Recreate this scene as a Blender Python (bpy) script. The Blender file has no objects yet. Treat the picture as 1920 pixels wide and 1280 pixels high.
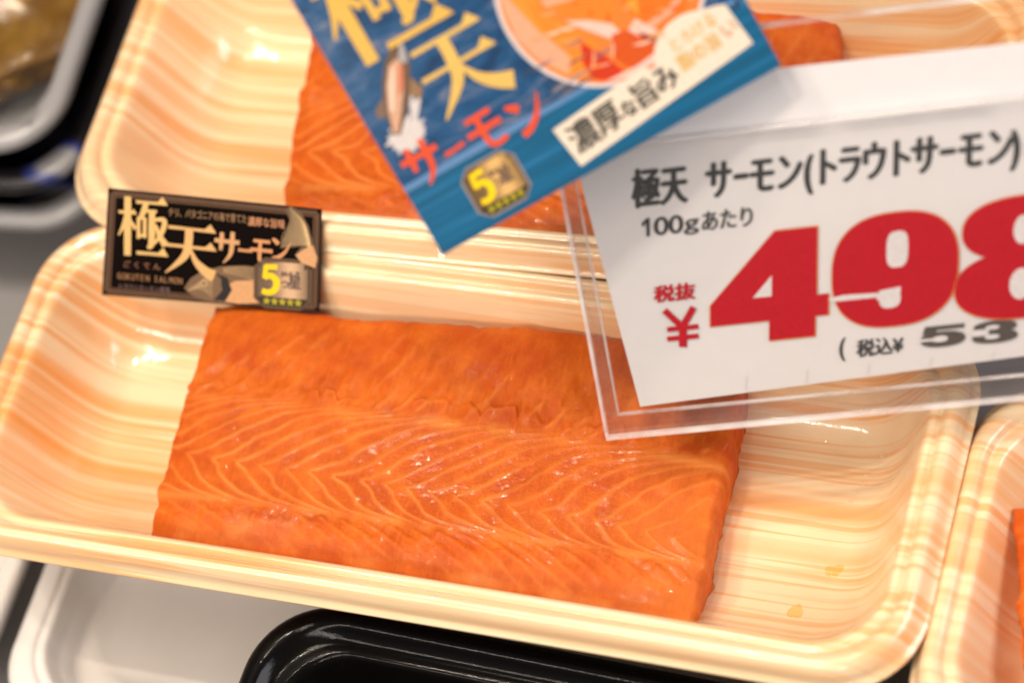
import bpy, bmesh, math, random
import numpy as np
from mathutils import Vector, Matrix
from mathutils.geometry import tessellate_polygon

random.seed(4)
S = bpy.context.scene
COL = S.collection
MM = 0.001

# ------------------------------------------------------------------ camera
cam = bpy.data.cameras.new('camera')
cam.sensor_width = 36.0
cam.lens = 101.25
cam.clip_start = 0.02
cam.clip_end = 20.0
cam.dof.use_dof = True
cam.dof.focus_distance = 0.5670
cam.dof.aperture_fstop = 7.6
camo = bpy.data.objects.new('camera', cam)
COL.objects.link(camo)
camo.location = (0.20615369, -0.23457659, 0.47666769)
camo.rotation_euler = (0.55175487, 0.24151395, 0.28669789)
S.camera = camo

# ------------------------------------------------------------------ light
world = bpy.data.worlds.new('World')
S.world = world
world.use_nodes = True
bg = world.node_tree.nodes['Background']
bg.inputs[0].default_value = (1.0, 0.87, 0.78, 1)
bg.inputs[1].default_value = 0.13


def area_lamp(name, loc, target, sx, sy, power, color):
    l = bpy.data.lights.new(name, 'AREA')
    l.shape = 'RECTANGLE'
    l.size, l.size_y = sx, sy
    l.energy = power
    l.color = color
    o = bpy.data.objects.new(name, l)
    COL.objects.link(o)
    o.location = loc
    d = Vector(target) - Vector(loc)
    o.rotation_euler = d.to_track_quat('-Z', 'Y').to_euler()
    return o


WARM = (1.0, 0.855, 0.695)
area_lamp('lamp_strip', (-0.14, -0.12, 0.80), (0.0, 0.0, 0.0), 0.55, 0.02, 2.6, WARM)
area_lamp('lamp_front', (-0.20, -0.90, 0.80), (0.0, 0.0, -0.02), 1.5, 0.03, 8.5, (1.0, 0.89, 0.785))
area_lamp('lamp_aisle', (0.85, 0.10, 0.55), (0.0, 0.0, 0.0), 0.5, 0.35, 4.6, (0.96, 0.93, 1.0))
for i, (x, y) in enumerate(((-0.36, 0.05), (-0.32, 0.05), (-0.12, -0.02), (-0.08, -0.02), (0.06, 0.06))):
    p = bpy.data.lights.new('lamp_spot', 'POINT')
    p.energy = 3.7
    p.color = WARM
    p.shadow_soft_size = 0.007
    o = bpy.data.objects.new('lamp_spot', p)
    COL.objects.link(o)
    o.location = (x, y, 0.78)

S.view_settings.view_transform = 'Standard'
S.view_settings.look = 'None'
S.view_settings.exposure = 0.0
S.view_settings.gamma = 1.0
S.cycles.max_bounces = 10
S.cycles.transparent_max_bounces = 16
S.cycles.use_denoising = True


# ------------------------------------------------------------------ helpers
def link(o):
    COL.objects.link(o)
    return o


def tag(o, label=None, cat=None, group=None, kind=None):
    if label: o['label'] = label
    if cat: o['category'] = cat
    if group: o['group'] = group
    if kind: o['kind'] = kind
    return o


def mesh_obj(name, verts, faces, mat, parent=None, smooth=True):
    me = bpy.data.meshes.new(name)
    me.from_pydata([tuple(v) for v in verts], [], faces)
    me.update()
    if mat: me.materials.append(mat)
    if smooth: me.polygons.foreach_set('use_smooth', [True] * len(me.polygons))
    o = link(bpy.data.objects.new(name, me))
    if parent: o.parent = parent
    return o


def empty(name, loc=(0, 0, 0), rot=(0, 0, 0)):
    o = link(bpy.data.objects.new(name, None))
    o.location = loc
    o.rotation_euler = rot
    o.empty_display_size = 0.01
    return o


def frame_empty(name, O, a, b):
    """an Empty whose X runs along a, Y along b, Z out of the card (metres)"""
    a = Vector(a).normalized()
    b = Vector(b)
    n = a.cross(b).normalized()
    b = n.cross(a)
    o = empty(name)
    o.matrix_world = Matrix(((a.x, b.x, n.x, O[0] * MM), (a.y, b.y, n.y, O[1] * MM), (a.z, b.z, n.z, O[2] * MM), (0, 0, 0, 1)))
    return o


class N:
    """tiny node-graph helper"""
    def __init__(self, name):
        self.m = bpy.data.materials.new(name)
        self.m.use_nodes = True
        self.t = self.m.node_tree
        self.p = self.t.nodes['Principled BSDF']
        self.out = self.t.nodes['Material Output']

    def add(self, typ, **kw):
        n = self.t.nodes.new(typ)
        for k, v in kw.items():
            setattr(n, k, v)
        return n

    def l(self, a, b):
        self.t.links.new(a, b)

    def setp(self, **kw):
        names = dict(color='Base Color', rough='Roughness', metal='Metallic', coat='Coat Weight', coat_rough='Coat Roughness',
                     sss='Subsurface Weight', sss_scale='Subsurface Scale', sss_rad='Subsurface Radius', trans='Transmission Weight',
                     ior='IOR', spec='Specular IOR Level')
        for k, v in kw.items():
            if k == 'color' and len(v) == 3: v = (*v, 1)
            self.p.inputs[names[k]].default_value = v
        return self

    def coord(self, scale=(1, 1, 1), kind='Object', rot=(0, 0, 0), loc=None):
        tc = self.add('ShaderNodeTexCoord')
        mp = self.add('ShaderNodeMapping')
        mp.inputs['Scale'].default_value = scale
        mp.inputs['Rotation'].default_value = rot
        if loc is not None: mp.inputs['Location'].default_value = loc
        self.l(tc.outputs[kind], mp.inputs['Vector'])
        return mp.outputs['Vector']

    def noise(self, vec, scale=1.0, detail=2.0, rough=0.5, dist=0.0, w=None):
        n = self.add('ShaderNodeTexNoise')
        if w is not None:
            n.noise_dimensions = '4D'
            self.l(w, n.inputs['W'])
        n.inputs['Scale'].default_value = scale
        n.inputs['Detail'].default_value = detail
        n.inputs['Roughness'].default_value = rough
        n.inputs['Distortion'].default_value = dist
        self.l(vec, n.inputs['Vector'])
        return n.outputs['Fac']

    def ramp(self, fac, stops, interp='LINEAR'):
        r = self.add('ShaderNodeValToRGB')
        cr = r.color_ramp
        cr.interpolation = interp
        while len(cr.elements) > 1: cr.elements.remove(cr.elements[-1])
        cr.elements[0].position = stops[0][0]
        cr.elements[0].color = self._c(stops[0][1])
        for pos, c in stops[1:]:
            e = cr.elements.new(pos)
            e.color = self._c(c)
        self.l(fac, r.inputs['Fac'])
        return r.outputs['Color']

    @staticmethod
    def _c(c):
        if isinstance(c, (int, float)): return (c, c, c, 1)
        return (*c, 1) if len(c) == 3 else c

    def mix(self, fac, a, b, mode='MIX'):
        n = self.add('ShaderNodeMix', data_type='RGBA', blend_type=mode)
        for sock, v in ((n.inputs[0], fac), (n.inputs[6], a), (n.inputs[7], b)):
            if isinstance(v, (int, float)): sock.default_value = v
            elif isinstance(v, tuple): sock.default_value = self._c(v)
            else: self.l(v, sock)
        return n.outputs[2]

    def math(self, op, a, b=None):
        n = self.add('ShaderNodeMath', operation=op)
        for i, v in enumerate((a, b)):
            if v is None: continue
            if isinstance(v, (int, float)): n.inputs[i].default_value = v
            else: self.l(v, n.inputs[i])
        return n.outputs[0]

    def color(self, sock):
        self.l(sock, self.p.inputs['Base Color'])

    def bump(self, height, strength=0.3, dist=0.001, prev=None, coat=True):
        b = self.add('ShaderNodeBump')
        b.inputs['Strength'].default_value = strength
        b.inputs['Distance'].default_value = dist
        self.l(height, b.inputs['Height'])
        if prev is not None: self.l(prev, b.inputs['Normal'])
        self.l(b.outputs['Normal'], self.p.inputs['Normal'])
        if coat: self.l(b.outputs['Normal'], self.p.inputs['Coat Normal'])
        return b.outputs['Normal']


# ------------------------------------------------------------------ materials
def wood_print(name):
    """foam sheet printed with a wood grain that runs along the tray"""
    g = N(name)
    oi = g.add('ShaderNodeObjectInfo')
    w = g.math('MULTIPLY', oi.outputs['Random'], 40.0)
    v1 = g.coord((5, 190, 2))
    n1 = g.noise(v1, 1.0, 2.0, 0.55, 0.35, w)
    v2 = g.coord((8, 640, 4))
    n2 = g.noise(v2, 1.0, 3.0, 0.6, 0.3, w)
    v3 = g.coord((14, 60, 10))
    n3 = g.noise(v3, 1.0, 1.0, 0.5, 0.2, w)
    broad = g.ramp(n1, ((0.48, 0.0), (0.55, 0.45), (0.66, 0.9)))
    fine = g.ramp(n2, ((0.50, 0.0), (0.57, 0.75)))
    patch = g.ramp(n3, ((0.35, 0.35), (0.65, 1.0)))
    f = g.math('MAXIMUM', broad, fine)
    f = g.math('MULTIPLY', f, patch)
    c = g.mix(f, (0.92, 0.71, 0.45), (0.86, 0.34, 0.065))
    g.color(c)
    g.setp(rough=0.36, coat=1.0, coat_rough=0.06, sss=0.15, sss_rad=(1.0, 0.6, 0.3), sss_scale=0.002)
    v4 = g.coord((1, 1, 1))
    g.bump(g.noise(v4, 800, 3.0, 0.65), 0.10, 0.0004)
    return g.m


def plain(name, color, rough=0.45, coat=0.0, coat_rough=0.1, var=0.08, scale=60.0, bump=0.05, bump_scale=700.0, sss=0.0, spec=0.5):
    g = N(name)
    v = g.coord()
    n = g.noise(v, scale, 3.0)
    k = g.ramp(n, ((0.3, tuple(c * (1 - var) for c in color)), (0.7, tuple(min(1, c * (1 + var)) for c in color))))
    g.color(k)
    g.setp(rough=rough, coat=coat, coat_rough=coat_rough, spec=spec)
    if sss: g.setp(sss=sss, sss_rad=(1, .8, .6), sss_scale=0.003)
    if bump: g.bump(g.noise(v, bump_scale, 2.0), bump, 0.0004)
    return g.m


def ink_material(name, rough=0.45, coat=0.0):
    g = N(name)
    a = g.add('ShaderNodeAttribute', attribute_name='ink')
    v = g.coord()
    n = g.noise(v, 1500, 2.0)
    k = g.ramp(n, ((0.3, 0.92), (0.7, 1.06)))
    g.color(g.mix(1.0, a.outputs['Color'], k, 'MULTIPLY'))
    g.setp(rough=rough, coat=coat, coat_rough=0.12, spec=0.25)
    return g.m


def sheen(g):
    """mirror share of a clear sheet: weak face on, strong at a grazing angle"""
    lw = g.add('ShaderNodeLayerWeight')
    lw.inputs['Blend'].default_value = 0.5
    return g.math('ADD', g.math('MULTIPLY', g.math('POWER', lw.outputs['Facing'], 4.0), 0.7), 0.035)


def acrylic():
    g = N('clear_acrylic')
    g.t.nodes.remove(g.p)
    tr = g.add('ShaderNodeBsdfTransparent')
    tr.inputs[0].default_value = (0.992, 0.990, 0.988, 1)
    gl = g.add('ShaderNodeBsdfGlossy')
    gl.inputs['Color'].default_value = (1, 1, 1, 1)
    v = g.coord((1, 1, 1))
    sc = g.noise(g.coord((6, 300, 6)), 1.0, 4.0, 0.7)
    g.l(g.ramp(sc, ((0.4, 0.03), (0.75, 0.16))), gl.inputs['Roughness'])
    fac = sheen(g)
    mx = g.add('ShaderNodeMixShader')
    g.l(fac, mx.inputs[0])
    g.l(tr.outputs[0], mx.inputs[1])
    g.l(gl.outputs[0], mx.inputs[2])
    g.l(mx.outputs[0], g.out.inputs['Surface'])
    return g.m


def acrylic_edge():
    """sawn, slightly hazy edge strips of the holder"""
    g = N('acrylic_edge')
    g.t.nodes.remove(g.p)
    tr = g.add('ShaderNodeBsdfTransparent')
    tr.inputs[0].default_value = (0.95, 0.93, 0.92, 1)
    df = g.add('ShaderNodeBsdfTranslucent')
    df.inputs[0].default_value = (0.9, 0.86, 0.84, 1)
    d2 = g.add('ShaderNodeBsdfDiffuse')
    d2.inputs[0].default_value = (0.88, 0.86, 0.85, 1)
    gl = g.add('ShaderNodeBsdfGlossy')
    gl.inputs['Roughness'].default_value = 0.08
    m0 = g.add('ShaderNodeMixShader')
    m0.inputs[0].default_value = 0.6
    g.l(df.outputs[0], m0.inputs[1]); g.l(d2.outputs[0], m0.inputs[2])
    n = g.noise(g.coord((60, 60, 60)), 1.0, 2.0)
    m1 = g.add('ShaderNodeMixShader')
    g.l(g.ramp(n, ((0.35, 0.02), (0.7, 0.085))), m1.inputs[0])
    g.l(tr.outputs[0], m1.inputs[1]); g.l(m0.outputs[0], m1.inputs[2])
    fac = sheen(g)
    m2 = g.add('ShaderNodeMixShader')
    g.l(fac, m2.inputs[0])
    g.l(m1.outputs[0], m2.inputs[1]); g.l(gl.outputs[0], m2.inputs[2])
    g.l(m2.outputs[0], g.out.inputs['Surface'])
    return g.m


def clear_film(name, haze=0.0):
    g = N(name)
    g.t.nodes.remove(g.p)
    tr = g.add('ShaderNodeBsdfTransparent')
    tr.inputs[0].default_value = (0.96, 0.96, 0.95, 1)
    gl = g.add('ShaderNodeBsdfGlossy')
    gl.inputs['Roughness'].default_value = 0.06
    fac = sheen(g)
    mx = g.add('ShaderNodeMixShader')
    g.l(fac, mx.inputs[0]); g.l(tr.outputs[0], mx.inputs[1]); g.l(gl.outputs[0], mx.inputs[2])
    g.l(mx.outputs[0], g.out.inputs['Surface'])
    b = g.add('ShaderNodeBump')
    b.inputs['Strength'].default_value = 0.5
    b.inputs['Distance'].default_value = 0.001
    g.l(g.noise(g.coord(), 90, 2.0), b.inputs['Height'])
    g.l(b.outputs['Normal'], gl.inputs['Normal'])
    return g.m


def salmon_flesh():
    g = N('salmon_flesh')
    fat = g.add('ShaderNodeAttribute', attribute_name='fat').outputs['Fac']
    red = g.add('ShaderNodeAttribute', attribute_name='red').outputs['Fac']
    grain = g.add('ShaderNodeAttribute', attribute_name='grain').outputs['Fac']
    v = g.coord()
    mott = g.noise(v, 160, 4.0, 0.6)
    base = g.ramp(mott, ((0.30, (0.46, 0.072, 0.005)), (0.55, (0.575, 0.112, 0.008)), (0.76, (0.67, 0.162, 0.015))))
    fibre = g.noise(g.coord((1400, 300, 600)), 1.0, 3.0, 0.6)
    base = g.mix(g.ramp(fibre, ((0.45, 0.0), (0.75, 0.22))), base, (0.90, 0.23, 0.02))
    c = g.mix(red, base, (0.47, 0.052, 0.005))
    c = g.mix(fat, c, (0.76, 0.270, 0.055))
    g.color(c)
    g.setp(rough=0.55, coat=0.9, coat_rough=0.03, sss=0.45, sss_rad=(1.0, 0.28, 0.08), sss_scale=0.0032, spec=0.15)
    gb = g.add('ShaderNodeBump')
    gb.inputs['Strength'].default_value = 0.55
    gb.inputs['Distance'].default_value = 0.00025
    g.l(g.math('MULTIPLY', g.noise(v, 1500, 2.0, 0.6), grain), gb.inputs['Height'])
    g.bump(g.noise(v, 420, 3.0, 0.6), 0.30, 0.0006, gb.outputs['Normal'], coat=False)
    # the wet skin: smooth little swellings that each catch the lamps
    wet = g.math('ADD', g.noise(v, 860, 0.6, 0.5), g.math('MULTIPLY', g.noise(v, 240, 1.0, 0.5), 1.6))
    b1 = g.add('ShaderNodeBump')
    b1.inputs['Strength'].default_value = 0.6
    b1.inputs['Distance'].default_value = 0.0005
    g.l(wet, b1.inputs['Height'])
    g.l(b1.outputs['Normal'], g.p.inputs['Coat Normal'])
    wetmap = g.math('MULTIPLY', g.ramp(g.noise(v, 130, 3.0, 0.6), ((0.46, 0.02), (0.62, 0.60))), g.math('ADD', g.math('MULTIPLY', grain, 0.7), 0.15))
    g.l(wetmap, g.p.inputs['Coat Weight'])
    g.p.inputs['Coat Tint'].default_value = (1.0, 0.9, 0.75, 1)
    return g.m


def water_print():
    """printed picture of a dark blue sea, lighter ripples"""
    g = N('printed_sea')
    v = g.coord((110, 330, 1), rot=(0, 0, -0.15))
    n = g.noise(v, 1.0, 5.0, 0.65, 0.8)
    v2 = g.coord((25, 45, 1))
    n2 = g.noise(v2, 1.0, 2.0, 0.5, 0.3)
    c = g.ramp(n, ((0.36, (0.001, 0.022, 0.075)), (0.50, (0.004, 0.066, 0.175)), (0.60, (0.07, 0.11, 0.20)), (0.74, (0.36, 0.32, 0.33))))
    c = g.mix(g.ramp(n2, ((0.35, 0.0), (0.7, 0.45))), c, (0.002, 0.080, 0.220))
    g.color(c)
    g.setp(rough=0.5, coat=0.12, coat_rough=0.15, spec=0.3)
    return g.m


def stripe_print():
    g = N('printed_blue_band')
    n = g.noise(g.coord((14, 420, 1), rot=(0, 0, 0.0)), 1.0, 3.0, 0.6)
    c = g.ramp(n, ((0.3, (0.000, 0.058, 0.125)), (0.55, (0.0005, 0.112, 0.245)), (0.8, (0.05, 0.21, 0.45))))
    g.color(c)
    g.setp(rough=0.5, coat=0.12, coat_rough=0.15, spec=0.3)
    return g.m


def pattern_foam(name, seed, dark):
    """white foam sheet with black printed fields edged in blue"""
    g = N(name)
    n = g.noise(g.coord((16, 16, 4), loc=(seed, seed * .7, 0)), 1.0, 1.0, 0.4, 0.3)
    c = g.ramp(n, ((0.0, (0.30, 0.30, 0.32)), (dark, (0.33, 0.33, 0.35)), (dark + 0.006, (0.03, 0.05, 0.26)), (dark + 0.014, (0.02, 0.03, 0.18)),
                   (dark + 0.020, (0.006, 0.005, 0.008)), (1.0, (0.006, 0.005, 0.008))))
    g.color(c)
    g.setp(rough=0.35, coat=0.3, coat_rough=0.15)
    return g.m


M_WOOD = wood_print('wood_grain_foam')
M_WHITE = plain('white_foam', (0.76, 0.735, 0.71), rough=0.5, coat=0.08, coat_rough=0.25, var=0.03, bump=0.06, sss=0.1)
M_PAPER = plain('white_paper', (0.68, 0.668, 0.680), rough=0.6, var=0.012, scale=300, bump=0.03)
M_SHELF = plain('grey_shelf', (0.27, 0.26, 0.262), rough=0.45, var=0.10, scale=25, bump=0.03)
M_BLACK = None
M_INK = ink_material('printed_ink', 0.45, 0.0)
M_INKG = ink_material('printed_ink_gloss', 0.45, 0.1)
M_ACR = acrylic()
M_EDGE = acrylic_edge()
M_FILM = clear_film('clear_film')


def painted_edge_glint():
    """whitish bars on the acrylic edges, their bright highlight put into the colour"""
    g = N('painted_edge_glint')
    g.setp(color=(0.92, 0.90, 0.90), rough=0.12, coat=0.6, coat_rough=0.05)
    tr = g.add('ShaderNodeBsdfTransparent')
    n = g.noise(g.coord((45, 45, 45)), 1.0, 3.0, 0.6)
    mx = g.add('ShaderNodeMixShader')
    g.l(g.ramp(n, ((0.34, 0.12), (0.66, 0.75))), mx.inputs[0])
    g.l(tr.outputs[0], mx.inputs[1])
    g.l(g.p.outputs[0], mx.inputs[2])
    g.l(mx.outputs[0], g.out.inputs['Surface'])
    return g.m


M_EDGE_GLINT = painted_edge_glint()
M_SALMON = salmon_flesh()
M_SEA = water_print()
M_BAND = stripe_print()
M_LABEL = plain('black_label_paper', (0.0045, 0.0025, 0.002), rough=0.5, coat=0.0, var=0.2, bump=0.0, spec=0.03)
M_TAGBACK = plain('card_back', (0.55, 0.54, 0.53), rough=0.6)


def black_plastic():
    g = N('black_foam')
    g.setp(color=(0.003, 0.0026, 0.0026), rough=0.35, coat=0.24, coat_rough=0.05, spec=0.04)
    v = g.coord()
    g.bump(g.noise(v, 1500, 3.0, 0.7), 0.08, 0.0004)
    return g.m


M_BLACK = black_plastic()


# ------------------------------------------------------------------ trays
def rounded_rect(w, d, r, nc=14, nx=26, ny=12):
    """counter-clockwise loop, same vertex count whatever the size"""
    r = max(0.0004, min(r, w / 2 - 1e-4, d / 2 - 1e-4))
    pts = []
    cx, cy = w / 2 - r, d / 2 - r
    corners = [(cx, cy, 0), (-cx, cy, 90), (-cx, -cy, 180), (cx, -cy, 270)]
    for i, (x, y, a0) in enumerate(corners):
        for k in range(nc + 1):
            a = math.radians(a0 + 90 * k / nc)
            pts.append((x + r * math.cos(a), y + r * math.sin(a)))
        x2, y2, a2 = corners[(i + 1) % 4]
        a = math.radians(a2)
        e = (x2 + r * math.cos(a), y2 + r * math.sin(a))
        s = pts[-1]
        nn = nx if i % 2 == 0 else ny
        for k in range(1, nn):
            t = k / nn
            pts.append((s[0] + (e[0] - s[0]) * t, s[1] + (e[1] - s[1]) * t))
    return pts


def tray_mesh(name, W, D, profile, r0, rk, mat, parent=None, warp=0.0):
    verts, faces = [], []
    n = None
    ph = [random.uniform(0, 6.28) for _ in range(6)]
    for d, z in profile:
        loop = rounded_rect(W - 2 * d, D - 2 * d, r0 - rk * d)
        n = len(loop)
        for x, y in loop:
            dz = warp * (math.sin(x * 30 + ph[0]) + .6 * math.sin(y * 55 + ph[1]))
            dx = warp * .6 * math.sin(y * 40 + x * 17 + ph[2])
            verts.append((x + dx, y + warp * .6 * math.sin(x * 24 + ph[3]), z + dz))
    L = len(profile)
    for i in range(L - 1):
        for k in range(n):
            a, b = i * n + k, i * n + (k + 1) % n
            faces.append((a, b, b + n, a + n))
    # floor inside and underside
    faces.append(tuple((L - 1) * n + k for k in range(n)))
    faces.append(tuple(k for k in range(n))[::-1])
    return mesh_obj(name, verts, faces, mat, parent)


def smooth_profile(pts, per=4):
    out = []
    P = [pts[0]] + list(pts) + [pts[-1]]
    for i in range(1, len(P) - 2):
        p0, p1, p2, p3 = P[i - 1], P[i], P[i + 1], P[i + 2]
        for k in range(per):
            t = k / per
            q = []
            for j in range(2):
                q.append(0.5 * (2 * p1[j] + (p2[j] - p0[j]) * t + (2 * p0[j] - 5 * p1[j] + 4 * p2[j] - p3[j]) * t * t + (-p0[j] + 3 * p1[j] - 3 * p2[j] + p3[j]) * t ** 3))
            out.append(tuple(q))
    out.append(pts[-1])
    return out


def foam_profile(H):
    """underside first (from the base out to the lip), then over the rim and down inside; mm -> m"""
    k = H / 22.0
    under = [(26, -24.6 * k), (21, -24.3 * k), (17, -22.4 * k), (12.6, -16.5 * k), (9.4, -9.5 * k), (8.2, -6.2 * k), (6, -4.9), (3.9, -3.4), (2.4, -4.0), (1.2, -5.3)]
    top = [(0.1, -5.2), (0.0, -4.6), (0.5, -4.15), (1.1, -3.5), (1.7, -1.9), (2.6, -0.6), (3.8, 0.0), (5.0, -0.45), (5.6, -1.2), (6.0, -1.9), (6.5, -1.85), (7.2, -1.6),
           (7.9, -1.75), (8.5, -2.4), (9.3, -4.0), (11.2, -8.2 * k), (14.2, -14.6 * k), (17.5, -19.2 * k), (21.5, -21.5 * k), (26, -22 * k)]
    return [(a * MM, b * MM) for a, b in smooth_profile(under, 3) + smooth_profile(top, 4)]


def foam_tray(name, W, D, H, loc, rz, mat, label, cat, group, r0=18.0):
    o = tray_mesh(name, W, D, foam_profile(H), r0 * MM, 0.45, mat, None, 0.00022)
    o.location = loc
    o.rotation_euler = (0, 0, rz)
    return tag(o, label, cat, group)


# ------------------------------------------------------------------ print (flat ink meshes lying on a card)
GOLD = (0.72, 0.47, 0.17)
COPPER = (0.62, 0.29, 0.12)
LIFT = [0]


class Ink:
    """coloured polygons in a card's own millimetre coordinates, later pieces a hair higher than earlier ones"""
    def __init__(self, z0=0.06, dz=0.004):
        self.v, self.f, self.c, self.z, self.dz = [], [], [], z0, dz

    def poly(self, pts, color, step=True):
        pts = [Vector((p[0], p[1], 0)) for p in pts]
        tris = tessellate_polygon([pts])
        b = len(self.v)
        self.v += [(p.x * MM, p.y * MM, self.z * MM) for p in pts]
        for t in tris:
            a, bb, c = t
            pa, pb, pc = pts[a], pts[bb], pts[c]
            if (pb - pa).cross(pc - pa).z < 0: t = (a, c, bb)
            self.f.append(tuple(b + i for i in t))
            self.c.append(color)
        if step: self.z += self.dz

    def mesh(self, verts, faces, color):
        b = len(self.v)
        self.v += [(x * MM, y * MM, self.z * MM) for x, y in verts]
        for f in faces:
            self.f.append(tuple(b + i for i in f))
            self.c.append(color)
        self.z += self.dz

    def stroke(self, pts, color, n=10):
        """pts: (x, y, width) control points, drawn as a smooth tapering brush line"""
        P = [pts[0]] + list(pts) + [pts[-1]]
        line = []
        for i in range(1, len(P) - 2):
            p0, p1, p2, p3 = P[i - 1], P[i], P[i + 1], P[i + 2]
            for k in range(n + (1 if i == len(P) - 3 else 0)):
                t = k / n
                line.append([0.5 * (2 * p1[j] + (p2[j] - p0[j]) * t + (2 * p0[j] - 5 * p1[j] + 4 * p2[j] - p3[j]) * t * t + (-p0[j] + 3 * p1[j] - 3 * p2[j] + p3[j]) * t ** 3) for j in range(3)])
        vs, fs = [], []
        for i, (x, y, w) in enumerate(line):
            a = line[max(0, i - 1)]
            b = line[min(len(line) - 1, i + 1)]
            dx, dy = b[0] - a[0], b[1] - a[1]
            l = math.hypot(dx, dy) or 1
            nx, ny = -dy / l, dx / l
            vs += [(x + nx * w / 2, y + ny * w / 2), (x - nx * w / 2, y - ny * w / 2)]
            if i: fs.append((2 * i - 2, 2 * i - 1, 2 * i + 1, 2 * i))
        self.mesh(vs, fs, color)

    def ellipse(self, cx, cy, rx, ry, color, rot=0, power=2.0, n=48, shear=0.0):
        pts = []
        for k in range(n):
            a = 2 * math.pi * k / n
            c, s = math.cos(a), math.sin(a)
            x = rx * math.copysign(abs(c) ** (2 / power), c)
            y = ry * math.copysign(abs(s) ** (2 / power), s)
            X = x * math.cos(rot) - y * math.sin(rot)
            Y = x * math.sin(rot) + y * math.cos(rot)
            pts.append((cx + X + shear * Y, cy + Y))
        self.poly(pts, color)

    def build(self, name, mat, parent):
        me = bpy.data.meshes.new(name)
        me.from_pydata(self.v, [], self.f)
        me.update()
        at = me.color_attributes.new('ink', 'FLOAT_COLOR', 'CORNER')
        buf = []
        for p, c in zip(me.polygons, self.c):
            buf += [*c, 1.0] * p.loop_total
        at.data.foreach_set('color', buf)
        me.materials.append(mat)
        o = link(bpy.data.objects.new(name, me))
        o.parent = parent
        return o


GLYPHS = {}


def glyph(ch):
    """outline of one character from the built-in font as (verts, faces), and its box"""
    if ch not in GLYPHS:
        c = bpy.data.curves.new('glyph', 'FONT')
        c.body = ch
        c.resolution_u = 4
        o = link(bpy.data.objects.new('glyph', c))
        dg = bpy.context.evaluated_depsgraph_get()
        m = bpy.data.meshes.new_from_object(o.evaluated_get(dg))
        vs = [(v.co.x, v.co.y) for v in m.vertices]
        fs = [tuple(p.vertices) for p in m.polygons]
        bpy.data.objects.remove(o)
        bpy.data.curves.remove(c)
        bpy.data.meshes.remove(m)
        xs = [v[0] for v in vs] or [0]
        ys = [v[1] for v in vs] or [0]
        GLYPHS[ch] = (vs, fs, (min(xs), max(xs), min(ys), max(ys)))
    return GLYPHS[ch]


def put_char(ink, ch, x, y, w, h, color, bold=0.0, shear=0.0, rot=0.0, fit=False):
    """one character in a w x h em cell whose lower left is (x, y); fit stretches its own box to the cell"""
    vs, fs, (x0, x1, y0, y1) = glyph(ch)
    if not fs: return
    offs = [(0, 0)]
    if bold: offs = [(-bold, 0), (bold, 0), (0, bold * .6), (0, -bold * .6), (0, 0)]
    cr, sr = math.cos(rot), math.sin(rot)
    for ox, oy in offs:
        out = []
        for vx, vy in vs:
            if fit:
                X = (vx - x0) / max(1e-6, x1 - x0) * w + ox
                Y = (vy - y0) / max(1e-6, y1 - y0) * h + oy
            else:
                X = vx * w + ox
                Y = (vy + 0.12) * h + oy
            X += shear * Y
            out.append((x + X * cr - Y * sr, y + X * sr + Y * cr))
        ink.mesh(out, fs, color)


def put_line(ink, text, x, y, w, h, color, bold=0.0, shear=0.0, rot=0.0, adv=None):
    adv = adv or w
    for i, ch in enumerate(text):
        if ch != ' ':
            put_char(ink, ch, x + math.cos(rot) * adv * i, y + math.sin(rot) * adv * i, w, h, color, bold, shear, rot)


# hand-drawn brush characters in a unit box: ('h', x0, x1, y, w) thin bar with a wedge, ('s', points) tapering stroke
BRUSH = {
    'ten': [('h', .08, .95, .86, .055), ('h', .04, .97, .53, .055), ('s', [(.47, .88, .13), (.47, .62, .135), (.40, .34, .12), (.06, .01, .02)]),
            ('s', [(.50, .52, .03), (.62, .28, .10), (.80, .12, .16), (.97, .04, .20)])],
    'goku': [('h', .0, .36, .73, .05), ('s', [(.19, 1.0, .11), (.19, .5, .115), (.19, .0, .11)]), ('s', [(.17, .70, .07), (.10, .5, .06), (.0, .33, .02)]),
             ('s', [(.24, .62, .03), (.31, .52, .06), (.36, .46, .07)]), ('h', .36, 1.0, .92, .05), ('s', [(.58, .92, .09), (.52, .76, .09), (.46, .66, .07)]),
             ('s', [(.42, .66, .06), (.42, .30, .06)]), ('s', [(.40, .65, .05), (.56, .65, .05)]), ('s', [(.40, .36, .05), (.56, .36, .05)]), ('s', [(.55, .66, .06), (.55, .32, .06)]),
             ('s', [(.58, .78, .05), (.80, .78, .05)]), ('s', [(.70, .80, .10), (.70, .40, .11), (.68, .20, .09), (.60, .17, .04)]),
             ('s', [(.76, .64, .05), (.96, .64, .08), (.90, .42, .08), (.74, .22, .03)]), ('s', [(.78, .56, .04), (.86, .38, .08), (.99, .22, .12)]),
             ('h', .38, 1.02, .06, .055)],
    'sa': [('s', [(.02, .66, .13), (.5, .66, .12), (.98, .67, .14)]), ('s', [(.29, .92, .12), (.29, .64, .13), (.27, .38, .10)]), ('s', [(.70, .97, .13), (.70, .55, .14), (.64, .26, .12), (.40, .0, .04)])],
    'bar': [('s', [(.05, .50, .15), (.5, .49, .13), (.95, .52, .15)])],
    'mo': [('s', [(.14, .86, .12), (.86, .87, .13)]), ('s', [(.02, .52, .13), (.98, .53, .14)]), ('s', [(.44, .88, .13), (.43, .40, .14), (.46, .14, .14), (.62, .05, .13), (.92, .10, .12)])],
    'n': [('s', [(.06, .84, .08), (.22, .75, .17), (.36, .64, .17)]), ('s', [(.10, .06, .16), (.40, .14, .15), (.72, .38, .11), (.97, .78, .03)])],
}


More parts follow.
